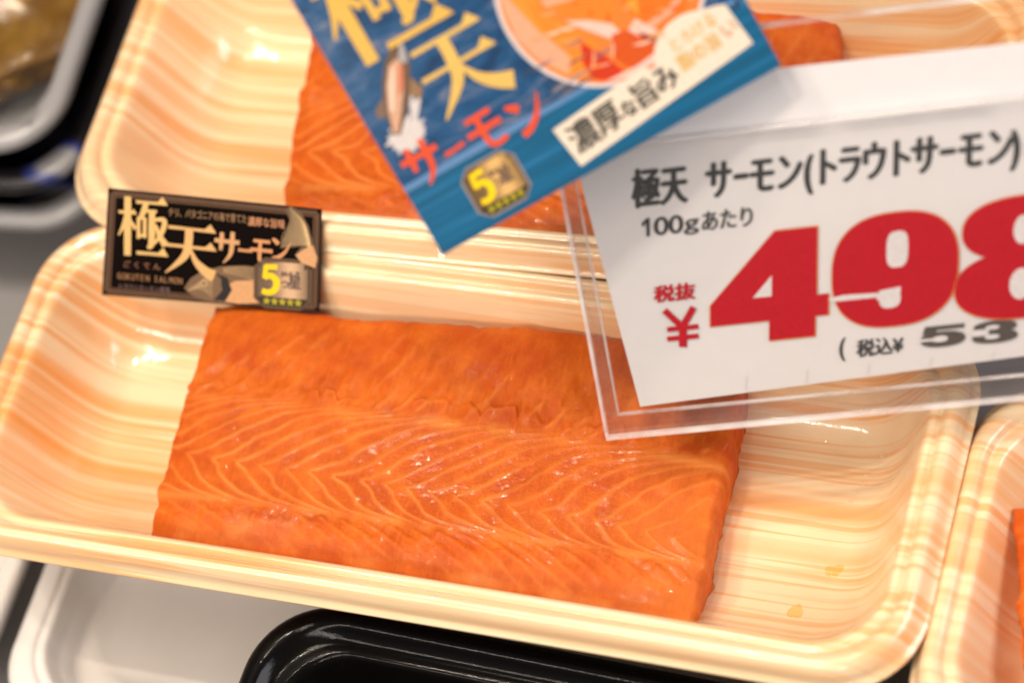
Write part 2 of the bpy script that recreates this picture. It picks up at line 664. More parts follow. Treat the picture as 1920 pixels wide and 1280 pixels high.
def put_brush(ink, key, x, y, w, h, color, rot=0.0, fat=1.0):
    cr, sr = math.cos(rot), math.sin(rot)
    k = (w + h) / 2

    def T(px, py): return (x + px * w * cr - py * h * sr, y + px * w * sr + py * h * cr)
    for it in BRUSH[key]:
        if it[0] == 's':
            ink.stroke([(*T(px, py), pw * k * fat) for px, py, pw in it[1]], color, 6)
        else:
            _, x0, x1, yy, t = it
            ink.stroke([(*T(x0, yy), t * k * fat), (*T((x0 + x1) / 2, yy), t * k * fat * .9), (*T(x1, yy), t * k * fat)], color, 3)
            s = min(.20, (x1 - x0) * .3)
            ink.poly([T(x1 - s, yy + t * .3), T(x1 - s * .42, yy + s * .62), T(x1 + .03, yy - t * .5), T(x1 - s, yy - t * .5)], color)


def star(ink, cx, cy, r, color, rot=0.0):
    ink.poly([(cx + (r if k % 2 == 0 else r * .45) * math.sin(k * math.pi / 5 + rot), cy + (r if k % 2 == 0 else r * .45) * math.cos(k * math.pi / 5 + rot)) for k in range(10)], color)


def box_mesh(name, x0, x1, y0, y1, z0, z1, mat, parent, bevel=0.25):
    """a slab in its parent's millimetre coordinates with small bevels"""
    bm = bmesh.new()
    bmesh.ops.create_cube(bm, size=1)
    for v in bm.verts:
        v.co = Vector(((x0 + x1) / 2 + v.co.x * (x1 - x0), (y0 + y1) / 2 + v.co.y * (y1 - y0), (z0 + z1) / 2 + v.co.z * (z1 - z0))) * MM
    if bevel: bmesh.ops.bevel(bm, geom=bm.edges[:], offset=bevel * MM, segments=2, affect='EDGES', profile=0.7)
    me = bpy.data.meshes.new(name)
    bm.to_mesh(me)
    bm.free()
    me.materials.append(mat)
    o = link(bpy.data.objects.new(name, me))
    o.parent = parent
    return o


def sheet(name, pts, thick, mat, parent=None, curl=None, nx=24, ny=14):
    """thin card: bilinear quad pts (BL, BR, TR, TL in mm) with thickness, optional curl(u, v) -> lift in mm"""
    vs, fs = [], []
    for side in (0, 1):
        for j in range(ny + 1):
            for i in range(nx + 1):
                u, v = i / nx, j / ny
                x = (pts[0][0] * (1 - u) + pts[1][0] * u) * (1 - v) + (pts[3][0] * (1 - u) + pts[2][0] * u) * v
                y = (pts[0][1] * (1 - u) + pts[1][1] * u) * (1 - v) + (pts[3][1] * (1 - u) + pts[2][1] * u) * v
                z = (curl(u, v) if curl else 0) - side * thick
                vs.append((x * MM, y * MM, z * MM))
    n = (nx + 1) * (ny + 1)
    for j in range(ny):
        for i in range(nx):
            a = j * (nx + 1) + i
            fs.append((a, a + 1, a + nx + 2, a + nx + 1))
            fs.append((n + a, n + a + nx + 1, n + a + nx + 2, n + a + 1))
    edge = [i for i in range(nx + 1)] + [(j + 1) * (nx + 1) - 1 for j in range(1, ny + 1)] + [ny * (nx + 1) + i for i in range(nx - 1, -1, -1)] + [j * (nx + 1) for j in range(ny - 1, 0, -1)]
    for k in range(len(edge)):
        a, b = edge[k], edge[(k + 1) % len(edge)]
        fs.append((a, n + a, n + b, b))
    return mesh_obj(name, vs, fs, mat, parent, smooth=False)


# ================================================================== the setting
sh = mesh_obj('shelf', [(-1.2, -1.2, -0.0665), (1.2, -1.2, -0.0665), (1.2, 1.6, -0.0665), (-1.2, 1.6, -0.0665)], [(0, 1, 2, 3)], M_SHELF)
tag(sh, kind='structure')
root = empty('riser')
rs = box_mesh('riser', -60, 215, 2, 260, -66.4, -25.2, M_SHELF, None, 1.0)
bpy.data.objects.remove(root)
rs.name = 'shelf_riser'
tag(rs, kind='structure')

# ================================================================== trays
TW, TD = 0.2042, 0.0805
main_tray = foam_tray('food_tray', TW + 0.0022, TD, 22, (-0.0011, 0.001, 0), 0.0, M_WOOD,
                      'open wood grain foam tray in front holding the sharp salmon block and the black label', 'food tray', 'wood grain foam trays')
back_tray = foam_tray('food_tray', TW, TD, 22, (-0.0005, 0.0781, 0.0055), 0.024, M_WOOD,
                      'wood grain foam tray behind the front one, under the tilted blue card', 'food tray', 'wood grain foam trays')
right_tray = foam_tray('food_tray', TW, TD, 22, (0.2020, -0.0070, -0.0042), 0.004, M_WOOD,
                       'wood grain foam tray at the right edge of the photo, beside the front tray', 'food tray', 'wood grain foam trays')


def low_profile(H, rim=4.6):
    under = [(17, -H - 2), (13, -H - 1.7), (10, -H + 2), (7.6, -H * .45), (6.2, -4), (4.0, -2.6), (1.2, -3.2)]
    top = [(0.05, -3.0), (0.1, -1.6), (0.8, -0.5), (2.0, 0.0), (3.4, -0.1), (4.6, -0.5), (5.6, -1.5), (6.6, -3.6), (8.6, -H * .55), (11.0, -H + 1.6), (14, -H + .2), (17, -H)]
    return [(a * MM, b * MM) for a, b in smooth_profile(under, 3) + smooth_profile(top, 4)]


def white_profile():
    under = [(16, -14), (12, -13.7), (10.2, -11), (8.4, -6), (6.2, -4), (4.0, -2.8), (1.2, -3.4)]
    top = [(0.05, -3.2), (0.1, -1.6), (0.7, -0.5), (1.8, 0.0), (3.4, 0.0), (4.8, -0.25), (5.4, -0.9), (5.9, -1.0), (6.8, -1.1), (7.4, -2.0), (8.4, -6), (9.6, -9.6), (11.4, -11.6), (16, -12)]
    return [(a * MM, b * MM) for a, b in smooth_profile(under, 3) + smooth_profile(top, 4)]


def white_tray(loc, rz, label, W=0.2045, D=0.054):
    o = tray_mesh('white_tray', W, D, white_profile(), 0.016, 0.4, M_WHITE, None, 0.00015)
    o.location = loc
    o.rotation_euler = (0, 0, rz)
    return tag(o, label, 'foam tray', 'plain white foam trays')


white_tray((0.0036, -0.0335, -0.0420), 0.0, 'empty plain white foam tray under the black tray and the front wood grain tray')
white_tray((-0.2070, -0.0330, -0.0440), 0.0, 'plain white foam tray of which only a rim shows at the lower left edge')


def black_profile():
    under = [(24, -24), (20, -23.6), (16, -20), (12, -9), (9.0, -6.0), (6, -4.2), (3.2, -2.6), (1.6, -3.6)]
    top = [(0.2, -3.8), (0.0, -3.2), (0.5, -1.7), (1.6, -0.5), (3.0, 0.0), (4.4, -0.35), (5.8, -1.6), (7.2, -2.6), (8.6, -2.75), (9.5, -3.0), (10.5, -4.4),
           (12.8, -10), (16, -17.5), (20, -21), (24, -21.8)]
    return [(a * MM, b * MM) for a, b in smooth_profile(under, 3) + smooth_profile(top, 4)]


bt = tray_mesh('black_tray', 0.185, 0.085, black_profile(), 0.017, 0.5, M_BLACK, None, 0.0002)
bt.location = (0.0575, -0.0760, -0.0188)
bt.rotation_euler = (0, 0, -0.026)
tag(bt, 'glossy black foam tray with a ridged rim, cut off by the bottom edge', 'foam tray')

# three patterned trays stacked at the far left
for i, (z, seed, dark, lab) in enumerate(((-0.036, 3.1, 0.52, 'white and blue printed foam tray at the bottom of the far left stack'),
                                          (-0.023, 7.7, 0.30, 'black printed foam tray with a blue edge, in the middle of the far left stack'),
                                          (-0.010, 5.2, 0.62, 'white printed foam tray holding yellow food, topmost of the far left stack'))):
    o = tray_mesh('printed_tray', 0.15, 0.11, low_profile(15), 0.016, 0.4, pattern_foam('printed_foam', seed, dark), None, 0.0002)
    o.location = (-0.1945 - 0.001 * i, 0.1060 + 0.002 * i, z)
    o.rotation_euler = (0, 0, 0.075)
    tag(o, lab, 'foam tray', 'printed foam trays stacked at the far left')


# ================================================================== salmon
def vnoise(x, y, seed=0):
    """smooth value noise on numpy arrays"""
    rng = np.random.RandomState(seed)
    tab = rng.rand(256, 256)
    xi, yi = np.floor(x).astype(int), np.floor(y).astype(int)
    fx, fy = x - xi, y - yi
    fx, fy = fx * fx * (3 - 2 * fx), fy * fy * (3 - 2 * fy)
    xi &= 255
    yi &= 255
    x1, y1 = (xi + 1) & 255, (yi + 1) & 255
    return (tab[xi, yi] * (1 - fx) + tab[x1, yi] * fx) * (1 - fy) + (tab[xi, y1] * (1 - fx) + tab[x1, y1] * fx) * fy


def fbm(x, y, seed=0, octv=4):
    s, a, t = 0, 1.0, 0
    for o in range(octv):
        s = s + a * vnoise(x * 2 ** o + 17 * o, y * 2 ** o + 31 * o, seed + o)
        t += a
        a *= .5
    return s / t


def sstep(a, b, x):
    t = np.clip((x - a) / (b - a), 0, 1)
    return t * t * (3 - 2 * t)


def salmon_mesh(name, nu=620, nv=330, seed=1):
    # corners of the top face (mm, tray coordinates) and the height of the top above the tray floor
    BL, BR, TR, TL = (-58.6, -28.3), (55.8, -27.4), (53.4, 26.8), (-62.8, 25.4)
    Lu, Lv = 115.0, 54.0
    T0 = 15.2
    R = 1.8           # edge rounding
    side = T0 + 1.0
    ext = R * math.pi / 2 + side
    ne = 26
    s = np.concatenate([-np.linspace(ext, 0, ne, endpoint=False) , np.linspace(0, Lu, nu), Lu + np.linspace(0, ext, ne + 1)[1:]])
    t = np.concatenate([-np.linspace(ext, 0, ne, endpoint=False), np.linspace(0, Lv, nv), Lv + np.linspace(0, ext, ne + 1)[1:]])

    def edge(p, L):
        """over-the-edge distance -> (position along the axis, drop)"""
        over = np.where(p < 0, -p, np.where(p > L, p - L, 0))
        ang = np.clip(over / R, 0, math.pi / 2)
        out = R * np.sin(ang) - R
        out = np.where(over > 0, out + R, 0) * 1.0
        drop = R * (1 - np.cos(ang)) + np.clip(over - R * math.pi / 2, 0, None)
        c = np.clip(p, 0, L)
        pos = np.where(p < 0, -out, np.where(p > L, L + out, c))
        return pos, drop, c
    pu, du, cu = edge(s, Lu)
    pv, dv, cv = edge(t, Lv)
    U, V = np.meshgrid(pu / Lu, pv / Lv, indexing='ij')
    DU, DV = np.meshgrid(du, dv, indexing='ij')
    CU, CV = np.meshgrid(cu, cv, indexing='ij')
    u, v = CU / Lu, CV / Lv
    X = (BL[0] * (1 - U) + BR[0] * U) * (1 - V) + (TL[0] * (1 - U) + TR[0] * U) * V
    Y = (BL[1] * (1 - U) + BR[1] * U) * (1 - V) + (TL[1] * (1 - U) + TR[1] * U) * V
    # rounding makes the block 2.6 mm bigger all round: pull it in
    X = X * (1 - 2 * R / Lu * .75)
    Y = Y * (1 - 2 * R / Lv * .75)
    # outline: back edge bows out in the middle, left edge notched at the seam, small wobbles
    Y += sstep(.55, 1.0, v) * 2.6 * np.exp(-((u - .72) / .3) ** 2)
    el = np.exp(-((CU) / 5.0))
    er = np.exp(-((Lu - CU) / 5.0))
    X += el * (1.3 * np.exp(-((v - .622) / .012) ** 2) - .9 * sstep(.60, .62, v) * (1 - sstep(.62, .66, v)) + .45 * (fbm(CV / 5.0, CV * 0 + 3.3, seed + 7) - .5) * 2 + .8 * sstep(.62, .70, v) * 1.0 - .5 * np.exp(-((v - .18) / .03) ** 2))
    X += er * 0.7 * (fbm(CV / 6.0, CV * 0 + 9.3, seed + 8) - .5) * 2
    Y += np.exp(-((Lv - CV) / 3.0)) * 1.6 * (fbm(CU / 5.0, CU * 0 + 1.3, seed + 9, 5) - .5)

    # --- muscle bands: lines are level sets of  phase(u, v)
    xm = CU
    seam = .615 + .02 * (u - .5) + .012 * (fbm(xm / 14, xm * 0, seed + 20, 2) - .5)
    low = .155 + .055 * u + .02 * (fbm(xm / 20, xm * 0 + 5, seed + 21, 2) - .5)
    apex = .335 - .035 * u + .02 * (fbm(xm / 16, xm * 0 + 2, seed + 22, 2) - .5)
    dU = np.clip(v - apex, 0, None)
    dL = np.clip(apex - v, 0, None)
    du_s = np.clip(seam - apex, .05, None)
    dl_s = np.clip(apex - low, .05, None)
    qU = np.clip(dU / du_s, 0, 1)
    qL = np.clip(dL / dl_s, 0, 1)
    gU = 18 * qU + 3 * qU ** 3 + 7 * qU ** 10
    gL = 1.5 * qL + 6.0 * qL ** 2 + 6 * qL ** 7
    ab = np.clip((v - seam) / (1 - seam), 0, 1)
    be = np.clip((low - v) / low, 0, 1)
    gD = (20 - 8 * u) * (ab ** .8)
    gB = 19 * be ** .8
    round_tip = 1.6 * np.exp(-((v - apex) / .022) ** 2)
    g = gU + gL + gD + gB - 0 * round_tip
    warp = (fbm(CU / 22, CV / 9, seed + 3, 3) - .5) * 5.0 + (fbm(CU / 5, CV / 3, seed + 5, 3) - .5) * 1.5
    sp = 5.5
    ph = (CU - g + warp + round_tip * .8 - 1.2 * (fbm(CU / 9, CV / 30, seed + 30, 2) - .5)) / sp
    k = ph - np.floor(ph)
    d = np.minimum(k, 1 - k) * sp          # phase distance in mm along u
    # real distance: divide by the gradient of the phase
    gu = np.gradient(ph, axis=0) / np.maximum(np.gradient(CU, axis=0), 1e-4)
    gv = np.gradient(ph, axis=1) / np.maximum(np.gradient(CV, axis=1), 1e-4)
    gr = np.sqrt(gu ** 2 + gv ** 2) * sp
    dist = d / np.clip(gr, .9, 6.0)
    wid = .30 + .26 * fbm(CU / 8, CV / 8, seed + 31, 2) + .25 * sstep(0, .05, v - seam) + .14 * u * sstep(.0, .05, seam - v)
    main = sstep(-.02, .02, seam - v) * sstep(-.02, .02, v - low)
    dors = sstep(.0, .03, v - seam)
    bell = sstep(.0, .03, low - v)
    line = np.exp(-(dist / wid) ** 2)
    vis = .30 + .70 * sstep(.30, .62, fbm(CU / 7, CV / 7, seed + 33, 3))
    vis2 = sstep(.50, .72, fbm(CU / 9, CV / 6, seed + 34, 3))
    fat = line * (main * (.26 + .44 * vis) * (1 - .30 * u) * (1 - .35 * qU ** 4) + dors * (.16 + .34 * vis2) * np.exp(-ab * 1.1) + bell * .26 * vis)
    # pale bands along the two seams
    fat = np.maximum(fat, .75 * np.exp(-((v - seam + .012) / .022) ** 2) * (.35 + .65 * sstep(.15, .6, u)) * vis)
    fat = np.maximum(fat, .55 * np.exp(-((v - low) / .024) ** 2) * vis)
    fat = np.maximum(fat, .5 * sstep(.62, .95, fbm(CU / 12, CV / 5, seed + 40, 4) + .25 * np.exp(-(v / .06) ** 2)) * (1 - main))
    # soft pale corner at the lower right
    fat = np.maximum(fat, .30 * sstep(.78, .98, u) * sstep(.75, .2, v))
    fat *= np.exp(-(DU + DV) / 5.0)

    # --- relief
    h = .40 * (fbm(CU / 20, CV / 20, seed + 50, 3) - .5) * 2
    h += main * (.13 * line - .10 * (k - .5))
    h += dors * (.75 * (fbm(CU / 4.2 + ph * .3, CV / 9, seed + 51, 3) - .5) * 2 * np.exp(-((v - seam - .10) / .13) ** 2) + .30 * line * (.3 + vis2) * np.exp(-ab * 1.2))
    h += bell * (.15 * np.cos(2 * math.pi * ph) * np.exp(-((v - low + .05) / .06) ** 2) * sstep(.15, .4, u)
                 + .38 * np.clip(fbm(CU / 2.6, CV / 2.6, seed + 52, 2) - .55, 0, 1) * 4 * np.exp(-((v - low + .055) / .05) ** 2))
    h += .10 * (fbm(CU / 1.6, CV / 1.6, seed + 53, 3) - .5) * (1 - .4 * main)
    # torn crack along the upper seam
    scal = np.abs(np.sin(CU / 6.5 + 3.2 * (fbm(CU / 9, CU * 0 + 4, seed + 60, 3) - .5) * 4)) * (.3 + 1.2 * fbm(CU / 6, CU * 0 + 7, seed + 66, 2))
    cy = seam + .030 + .040 * scal + .030 * (fbm(CU / 2.6, CU * 0 + 4, seed + 61, 3) - .5)
    dv_mm = (v - cy) * Lv
    cs = (1 - sstep(.62, .80, u)) * (.18 + .82 * sstep(.36, .58, fbm(CU / 8, CU * 0 + 8, seed + 62, 2)))
    cs = np.maximum(cs, .8 * np.exp(-((u - .80) / .07) ** 2))
    soft = .38 + .8 * fbm(CU / 4, CU * 0 + 3, seed + 65, 2)
    step_dn = 1 - sstep(-soft, soft, dv_mm)
    h += .58 * cs * step_dn * np.exp(np.minimum(dv_mm, 0) / 3.2)
    crack = np.exp(-((dv_mm - .35) / .34) ** 2) * cs * sstep(.45, .62, fbm(CU / 3.5, CU * 0 + 6, seed + 64, 2))
    lip = np.exp(-((dv_mm + .45) / .40) ** 2) * cs
    h += -.14 * crack
    fat = np.maximum(fat, .42 * lip * vis)
    # swollen wet beads along the lower seam
    rb = np.random.RandomState(seed + 90)
    for _ in range(22):
        bu, bv = rb.uniform(.12, .95), rb.normal(.125, .03)
        bx, by = bu * Lu, (bv + .04 * bu) * Lv
        ra, rr = rb.uniform(.9, 2.0), rb.uniform(.7, 1.2)
        h += rb.uniform(.15, .42) * np.exp(-(((CU - bx) * .8 + (CV - by) * .5) / ra) ** 2 - (((CV - by) - (CU - bx) * .4) / rr) ** 2)
    # slow shape of the block: thicker at the back, thinner toward the front right
    Z = T0 + 1.6 * sstep(0.15, .85, v) - .6 * u + 1.3 * np.exp(-((u - .65) / .3) ** 2) * sstep(.5, .95, v) + h * sstep(0, 2.0, np.minimum(np.minimum(CU, Lu - CU), np.minimum(CV, Lv - CV)) + .6)
    Z = Z - 2.4 * sstep(.55, 1.0, u) - .8 * np.exp(-((Lv - CV) / 4.0)) - 1.4 * np.exp(-(CV / 3.5)) - .9 * np.exp(-(CU / 3.0)) - 1.0 * np.exp(-((Lu - CU) / 3.0))
    Z = np.maximum(Z - np.maximum(DU, DV), 0.05)
    # cut faces are not perfectly plane
    X += np.where(DU > 0, .5 * (fbm(CV / 3, Z / 3, seed + 70, 3) - .5), 0) * 2
    # front foot follows the tray wall
    low_in = np.clip((7.0 - Z) / 7.0, 0, 1)
    Y += np.where((DV > 0) & (V < .5), low_in * 6.0, 0) - np.where((DV > 0) & (V > .5), low_in * 6.0, 0)
    Y -= np.where((DV > 0) & (V > .5), np.clip((13.0 - Z) / 13.0, 0, 1) * 3.0, 0)
    X -= np.where((DU > 0) & (U > .5), low_in * .8, 0)

    red = .28 * crack + .45 * sstep(.45, .75, fbm(CU / 10, CV / 7, seed + 80, 4)) * (dors + .6 * bell) + .25 * np.clip((DU + DV) / 3, 0, 1) \
        + .30 * sstep(.90, 1.0, v) * sstep(.4, .7, u) + .22 * main * sstep(.4, .7, fbm(CU / 6, CV / 3, seed + 81, 3))
    grain = np.clip(.25 + 1.1 * main * sstep(.25, .5, u) * (1 - sstep(.82, .95, u)) + .3 * dors * sstep(.3, .7, u) + .9 * np.exp(-((v - low + .03) / .05) ** 2) * sstep(.05, .25, u), 0, 1.2)

    n0, n1 = X.shape
    co = np.stack([X, Y, Z], -1).reshape(-1, 3) * MM
    idx = np.arange(n0 * n1).reshape(n0, n1)
    q = np.stack([idx[:-1, :-1], idx[1:, :-1], idx[1:, 1:], idx[:-1, 1:]], -1).reshape(-1, 4)
    me = bpy.data.meshes.new(name)
    me.vertices.add(len(co))
    me.vertices.foreach_set('co', co.ravel().astype(np.float32))
    me.loops.add(q.size)
    me.loops.foreach_set('vertex_index', q.ravel().astype(np.int32))
    me.polygons.add(len(q))
    me.polygons.foreach_set('loop_start', np.arange(0, q.size, 4, dtype=np.int32))
    me.polygons.foreach_set('loop_total', np.full(len(q), 4, dtype=np.int32))
    me.update(calc_edges=True)
    me.polygons.foreach_set('use_smooth', np.ones(len(q), dtype=bool))
    for nm, arr in (('fat', fat), ('red', np.clip(red, 0, 1)), ('grain', grain)):
        a = me.attributes.new(nm, 'FLOAT', 'POINT')
        a.data.foreach_set('value', arr.ravel().astype(np.float32))
    me.materials.append(M_SALMON)
    return me


FLOOR = -0.0219
me1 = salmon_mesh('salmon_fillet', seed=1)
sal = link(bpy.data.objects.new('salmon_fillet', me1))
sal.location = (0, 0, FLOOR)
tag(sal, 'large sharp orange salmon block with pale chevron lines in the front wood grain tray', 'salmon', 'raw salmon blocks in foam trays')
me2 = salmon_mesh('salmon_fillet', 260, 140, seed=211)
sal2 = link(bpy.data.objects.new('salmon_fillet', me2))
sal2.location = (0.0045, 0.0762, FLOOR + 0.0067)
sal2.rotation_euler = (0, 0, 0.095)
tag(sal2, 'blurred orange salmon block in the tray behind, half hidden by the blue card', 'salmon', 'raw salmon blocks in foam trays')
sal3 = link(bpy.data.objects.new('salmon_fillet', me2))
sal3.location = (0.2020 - 0.0245, -0.0060, FLOOR - 0.0042)
sal3.rotation_euler = (0, 0, 0.20)
tag(sal3, 'salmon block in the right hand tray, only a sliver showing at the right edge', 'salmon', 'raw salmon blocks in foam trays')


# ================================================================== juice drops on the front tray's floor
def amber():
    g = N('amber_juice')
    g.t.nodes.remove(g.p)
    tr = g.add('ShaderNodeBsdfTransparent')
    tr.inputs[0].default_value = (1.0, 0.92, 0.70, 1)
    gl = g.add('ShaderNodeBsdfGlossy')
    gl.inputs['Roughness'].default_value = 0.05
    mx = g.add('ShaderNodeMixShader')
    g.l(sheen(g), mx.inputs[0]); g.l(tr.outputs[0], mx.inputs[1]); g.l(gl.outputs[0], mx.inputs[2])
    g.l(mx.outputs[0], g.out.inputs['Surface'])
    b = g.add('ShaderNodeBump')
    b.inputs['Strength'].default_value = 0.6
    b.inputs['Distance'].default_value = 0.0006
    g.l(g.noise(g.coord(), 900, 2.0), b.inputs['Height'])
    g.l(b.outputs['Normal'], gl.inputs['Normal'])
    return g.m


M_JUICE = amber()


def drop(label, x, y, pts, height, seed):
    """a flat irregular drop grown from a few overlapping discs"""
    n, rings = 40, 8
    vs, fs = [], []
    rng = random.Random(seed)
    ph = [rng.uniform(0, 6.28) for _ in range(4)]
    for r in range(rings + 1):
        f = r / rings
        z = height * (1 - f ** 2.2)
        for k in range(n):
            a = 2 * math.pi * k / n
            rad = 1 + .20 * math.sin(2 * a + ph[0]) + .12 * math.sin(3 * a + ph[1]) + .07 * math.sin(5 * a + ph[2]) + .03 * math.sin(8 * a + ph[3])
            px, py = pts[0] * rad * f * math.cos(a), pts[1] * rad * f * math.sin(a)
            vs.append((px * MM, (py + .25 * px) * MM, z * MM))
    for r in range(rings):
        for k in range(n):
            a, b = r * n + k, r * n + (k + 1) % n
            fs.append((a, a + n, b + n, b))
    o = mesh_obj('juice_drop', vs, fs, M_JUICE)
    o.location = (x * MM, y * MM, FLOOR + 0.00008)
    return tag(o, label, 'juice drop', 'drops of juice on the front tray floor')


drop('largest amber juice drop on the front tray floor, low beside the salmon corner', 72.5, -17.5, (1.5, 2.6), .45, 3)
drop('medium amber juice drop on the front tray floor, nearer the right hand wall', 78.0, -7.0, (1.5, 1.6), .3, 8)
0 and drop('faint smear of juice on the shaded part of the front tray floor', 70.0, 9.5, (.8, 1.9), .12, 12)

# ================================================================== mark pressed into the front tray
mark = empty('mark_frame')
ik = Ink(0.0, 0.0)
vs, fs = [], []
txt = Ink(0.0, 0.0008)
MARKC = (0.92, 0.72, 0.52)
put_line(txt, 'PS (トレー)', 0, 0, 1.75, 1.9, MARKC, 0.0, adv=1.62)
# the mark runs down the curved foot of the right wall, letters' tops toward the rim
from mathutils.bvhtree import BVHTree
bv = BVHTree.FromPolygons([v.co.copy() for v in main_tray.data.vertices], [tuple(p.vertices) for p in main_tray.data.polygons])
nv = []
dirx, diry = -0.40, -0.917
for (x, y, z) in txt.v:
    X, Y = x / MM, y / MM
    px, py = 82.6 + X * dirx - Y * diry, 18.0 + X * diry + Y * dirx
    hit = bv.ray_cast(Vector((px * MM, py * MM, 0.02)), Vector((0, 0, -1)))
    p = hit[0] + hit[1] * 0.00022 * (1 if hit[1].z > 0 else -1)
    nv.append(tuple(p))
bpy.data.objects.remove(mark)
txt.v = nv
mk = txt.build('pressed_mark', M_INK, main_tray)

# ================================================================== black label leaning behind the salmon
LAB = frame_empty('product_label', (-84.56 + .25, 21.4 - .9, -.92 + .95), (0.98384, 0.11971, -0.13317), (0.00529, 0.7239, 0.68988))
tag(LAB, 'small black and gold printed label standing between the front salmon block and the tray behind', 'label')
sheet('label_card', ((0, 0), (47.3, .4), (47.3, 22.1), (1.3, 23.0)), .25, M_LABEL, LAB)
k = Ink(.05, .002)
BRN = (0.055, 0.024, 0.009)
BR2 = (0.16, 0.075, 0.028)
for (a, b) in (((1.0, .9), (46.3, 1.2)), ((46.3, 1.2), (46.4, 21.2)), ((46.4, 21.2), (2.2, 22.1)), ((2.2, 22.1), (1.0, .9))):
    k.stroke([(*a, 1.3), (*b, 1.3)], BRN, 2)
    k.stroke([(*a, .22), (*b, .22)], BR2, 2)
    L = math.hypot(b[0] - a[0], b[1] - a[1])
    n = int(L / .55)
    ux, uy = (b[0] - a[0]) / L, (b[1] - a[1]) / L
    sgn = 1
    for i in range(n):
        cx, cy = a[0] + ux * L * (i + .5) / n - uy * .75, a[1] + uy * L * (i + .5) / n + ux * .75
        k.poly([(cx - .15, cy - .15), (cx + .15, cy - .15), (cx + .15, cy + .15), (cx - .15, cy + .15)], BR2, step=False)
k.z += .004
k.build('label_border', M_INKG, LAB)
k = Ink(.07, .0012)
put_brush(k, 'goku', 3.6, 9.0, 10.4, 12.6, GOLD, 0, 1.15)
put_brush(k, 'ten', 13.2, 5.9, 11.6, 11.6, (0.70, 0.42, 0.16), -.03, 1.1)
put_brush(k, 'sa', 24.2, 9.2, 5.6, 7.0, (0.62, 0.34, 0.15), -.04, 1.1)
put_brush(k, 'bar', 29.4, 10.6, 3.4, 3.2, COPPER, -.04, 1.4)
put_brush(k, 'mo', 32.0, 9.6, 5.0, 5.6, COPPER, -.04, 1.05)
put_brush(k, 'n', 36.6, 10.6, 4.4, 5.4, COPPER, -.02, 1.1)
put_line(k, 'チリ、パタゴニアの海で育てた', 14.4, 18.0, 1.22, 2.0, (0.33, 0.19, 0.09), .02, rot=-.012)
put_line(k, '濃厚な旨味', 31.6, 17.4, 1.60, 2.1, (0.50, 0.23, 0.11), .05, rot=-.012)
put_line(k, 'ごくてん', 4.6, 6.4, 1.7, 1.5, (0.24, 0.10, 0.05), .05, adv=2.2)
put_line(k, 'GOKUTEN SALMON', 3.4, 3.6, 1.25, 1.9, (0.30, 0.15, 0.06), .04, adv=1.03)
put_line(k, 'トラウトサーモン使用', 3.6, 1.7, 1.1, 1.3, (0.15, 0.09, 0.09), .02, adv=1.15)
k.build('label_lettering', M_INKG, LAB)
# engraved fish: head at the lower middle, tail at the right
k = Ink(.06, .002)
k.poly([(18.0, 3.0), (19.4, 5.2), (22.0, 7.0), (26.0, 8.3), (31, 8.9), (35, 8.7), (35, 1.2), (30, .6), (26, .4), (22.6, .6), (19.6, 1.6)], (0.17, 0.10, 0.05))
k.poly([(26.0, 3.6), (29, 5.4), (35, 6.2), (35, 1.2), (30, .6), (27.0, .8)], (0.60, 0.33, 0.15))
k.poly([(24.4, .9), (26.2, 3.0), (26.0, 5.6), (24.6, 6.8), (27.4, 6.0), (28.4, 3.4), (27.0, .9)], (0.012, 0.008, 0.006))
for i in range(9):
    k.stroke([(18.6 + i * .5, 2.4 + i * .42, .10), (21.5 + i * .4, 3.2 + i * .35, .13), (24.2, 1.6 + i * .55, .08)], (0.58, 0.40, 0.20), 4)
for i in range(7):
    k.stroke([(26.5, 7.9 - i * .12, .1), (30, 8.4 - i * .28, .12), (34.8, 8.2 - i * .42, .08)], (0.14, 0.08, 0.04) if i % 2 else (0.62, 0.42, 0.2), 4)
k.ellipse(22.3, 4.4, .62, .62, (0.6, 0.42, 0.2))
k.ellipse(22.3, 4.4, .36, .36, (0.015, 0.01, 0.008))
k.poly([(40.8, 22.4), (39.6, 21.4), (40.6, 19.2), (40.0, 17.0), (39.0, 14.6), (38.6, 13.2), (40.4, 13.4), (43.2, 14.0), (41.8, 12.0), (44.2, 10.4), (46.4, 9.6), (47.0, 11.6), (45.6, 15.0), (44.6, 18.4), (43.0, 21.0)], (0.13, 0.08, 0.04))
for i in range(13):
    f = i / 12
    k.stroke([(40.5 - 1.4 * f + .6 * math.sin(f * 6), 21.8 - 8.0 * f, .10), (43.6 + .3 * f, 19.0 - 4.6 * f, .16), (45.4, 13.4 - .8 * f, .10)], (0.66, 0.47, 0.23), 5)
k.poly([(43.4, 13.2), (45.6, 14.4), (46.6, 11.8), (46.2, 9.6), (43.2, 10.5), (42.0, 12.0)], (0.62, 0.34, 0.16))
k.build('fish_engraving', M_INKG, LAB)


